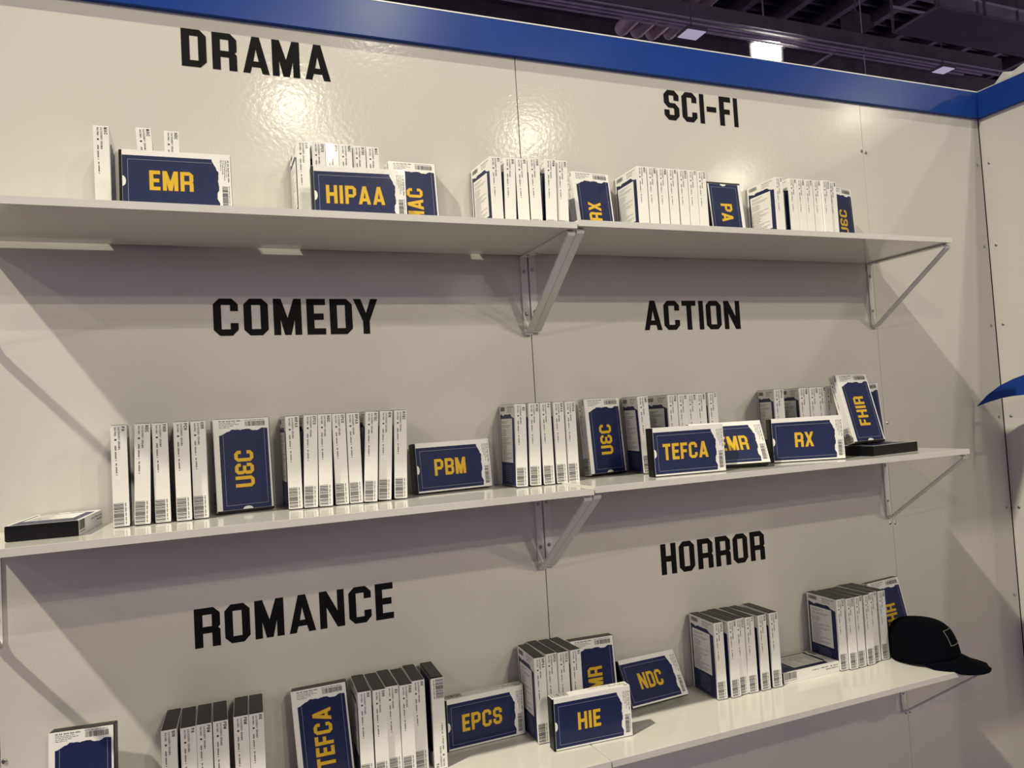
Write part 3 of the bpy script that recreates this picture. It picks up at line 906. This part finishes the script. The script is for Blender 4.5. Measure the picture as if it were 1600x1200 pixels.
def conduit(u, v, z, r, x0, x1, label):
    p = at(u, v, z)
    o = build('conduit_pipe', MB().tube([(x0, 0, 0), (x1, 0, 0)], r, 8), 'conduit')
    o.location = (0, p.y, z)
    tag(o, label, 'pipe', 'conduit pipes under the hall roof')
for i, (v, r, lab) in enumerate(((3, 0.022, 'highest thin grey conduit pipe running under the dark hall roof'),
                                 (11, 0.03, 'upper middle grey conduit pipe running under the dark hall roof'),
                                 (16, 0.03, 'lower middle grey conduit pipe running under the dark hall roof'),
                                 (22, 0.024, 'lowest thin grey conduit pipe running under the dark hall roof'))):
    conduit(930, v, 9.0 - 0.02 * i, r, -6, 17.5 - 0.5 * i, lab)
# white ducts end-on behind the fascia
for i, (u, v, rr, lab) in enumerate(((972, 44, 0.15, 'leftmost beige round duct under the hall roof'), (996, 48, 0.15, 'second beige round duct under the hall roof'),
                                    (1019, 52, 0.14, 'third beige round duct under the hall roof, with a joint collar'), (1046, 52, 0.125, 'rightmost beige round duct under the hall roof'))):
    p = at(u, v, 9.5)
    d_ = thing('air_duct', lab, 'duct', (p.x, p.y, 9.5), 'beige round ducts')
    mb = MB()
    ys = [-2.2, 0.0, 0.07, 0.11, 0.13]
    rs = [rr, rr, rr * 0.9, rr * 0.6, rr * 0.12]
    n = 20
    for y, r in zip(ys, rs):
        for k in range(n):
            g = 2 * math.pi * k / n
            mb.v.append((r * math.cos(g), y, r * math.sin(g)))
    for a in range(len(ys) - 1):
        for k in range(n):
            q = (k + 1) % n
            mb.f.append([a * n + k, a * n + q, (a + 1) * n + q, (a + 1) * n + k])
    mb.f.append(list(range(n)))
    build('duct_body', mb, 'duct', d_, smooth=True)
    build('hanger_rod', MB().tube([(0, -1.6, rr * 0.9), (0, -1.6, 4.5)], 0.015, 6), 'steel', d_)
    for yy in ((-0.12, -0.24) if i == 2 else (-0.6,)):
        build('joint_collar', MB().tube([(0, yy, 0), (0, yy + 0.05, 0)], rr * 1.05, 20), 'duct', d_)
yb = at(1010, 14, 9.06).y + 0.2
link('roof_girder', MB().box((-20, yb - 0.22, 9.06), (17, yb + 0.0, 9.33)).mesh('roof_girder', 'steel'), ceil)
# flood lamp
p = at(1197, 82, 9.0)
fl = thing('flood_lamp', 'bright white flood lamp shining under the dark hall roof', 'lamp', p)
q_ = (CAM - p).to_track_quat('-Z', 'Y')
fl.rotation_mode = 'QUATERNION'
fl.rotation_quaternion = q_
build('lamp_housing', MB().box((-0.34, -0.28, 0.01), (0.34, 0.28, 0.14)), 'steel', fl, bevel=0.01)
led = MB().box((-0.05, -0.05, -0.004), (0.05, 0.05, 0.009)).mesh('led_module', 'led')
for i in range(5):
    for j in range(4):
        link('led_module', led, fl, (-0.23 + 0.115 * i, -0.172 + 0.115 * j, 0))
build('yoke', MB().tube([(-0.36, 0, 0.07), (-0.36, 0.34, 0.2), (0.36, 0.34, 0.2), (0.36, 0, 0.07)], 0.018, 6), 'steel', fl)
build('hanger_rod', MB().tube([tuple(q_.inverted() @ Vector((0, 0, 0.12)) + Vector((0, 0, 0.1))), tuple(q_.inverted() @ (Vector((p.x, p.y, 14.0)) - p) + Vector((0, 0, 0.1)))], 0.02, 6), 'steel', fl)
# dim square lamps
for u, v, sx, lab in ((1081, 54, 0.20, 'small dim lilac lamp panel left of the flood lamp'), (1474, 110, 0.17, 'small dim lilac lamp panel near the corner of the booth')):
    p = at(u, v, 8.4)
    o = thing('panel_lamp', lab, 'lamp', p, 'dim lamp panels')
    build('lamp_box', MB().box((-sx - 0.02, -sx * 0.8 - 0.02, 0.004), (sx + 0.02, sx * 0.8 + 0.02, 0.06)), 'steel', o)
    build('diffuser', MB().box((-sx, -sx * 0.8, -0.006), (sx, sx * 0.8, 0.004)), 'panel_lamp', o)
    build('hanger_rod', MB().tube([(0, 0, 0.05), (0, 0, 14.0 - p.z)], 0.015, 6), 'steel', o)
# hanging cable, bright strut, loudspeaker
p = at(1347, 60, 9.3)
o = build('hanging_cable', MB().tube([(0, 0, 4.7), (0.01, 0, 0), (0.03, 0, -1.2), (0.02, 0, -2.6)], 0.012, 6), 'conduit')
o.location = p
tag(o, 'thin pale cable hanging straight down behind the blue fascia', 'cable')
a, c = at(1322, 70, 9.4), at(1262, 108, 9.2)
o = build('roof_strut', MB().tube([(0, 0, 0), tuple(c - a)], 0.03, 8), 'edge')
o.location = a
tag(o, 'short bright slanting strut right of the flood lamp', 'strut')
p = at(1338, 36, 10.6)
sp = thing('loudspeaker', 'dark box loudspeaker hanging under the hall roof right of flood lamp', 'loudspeaker', p)
build('cabinet', MB().box((-0.34, -0.2, -0.18), (0.30, 0.2, 0.18)), 'deck', sp, bevel=0.05)
build('horn', MB().tube([(0.28, 0, 0), (0.46, 0, -0.02)], 0.11, 12), 'deck', sp)
build('hanger', MB().tube([(0, 0, 0.17), (0, 0, 3.4)], 0.02, 6), 'steel', sp)
# catwalk at the right
p = at(1530, 30, 9.0)
cw = thing('catwalk', 'dark steel catwalk with rails and posts at the upper right', 'catwalk', (p.x, p.y, 8.7))
build('deck_plate', MB().box((-1.8, -0.5, 0), (4.5, 0.5, 0.06)), 'steel', cw)
for zz in (0.55, 1.05):
    for yy in (-0.5, 0.5):
        build('rail', MB().tube([(-1.8, yy, zz), (4.5, yy, zz)], 0.03, 6), 'conduit', cw)
for i in range(6):
    for yy in (-0.5, 0.5):
        build('post', MB().tube([(-1.8 + 1.25 * i, yy, 0.03), (-1.8 + 1.25 * i, yy, 5.3)], 0.03, 6), 'steel', cw)
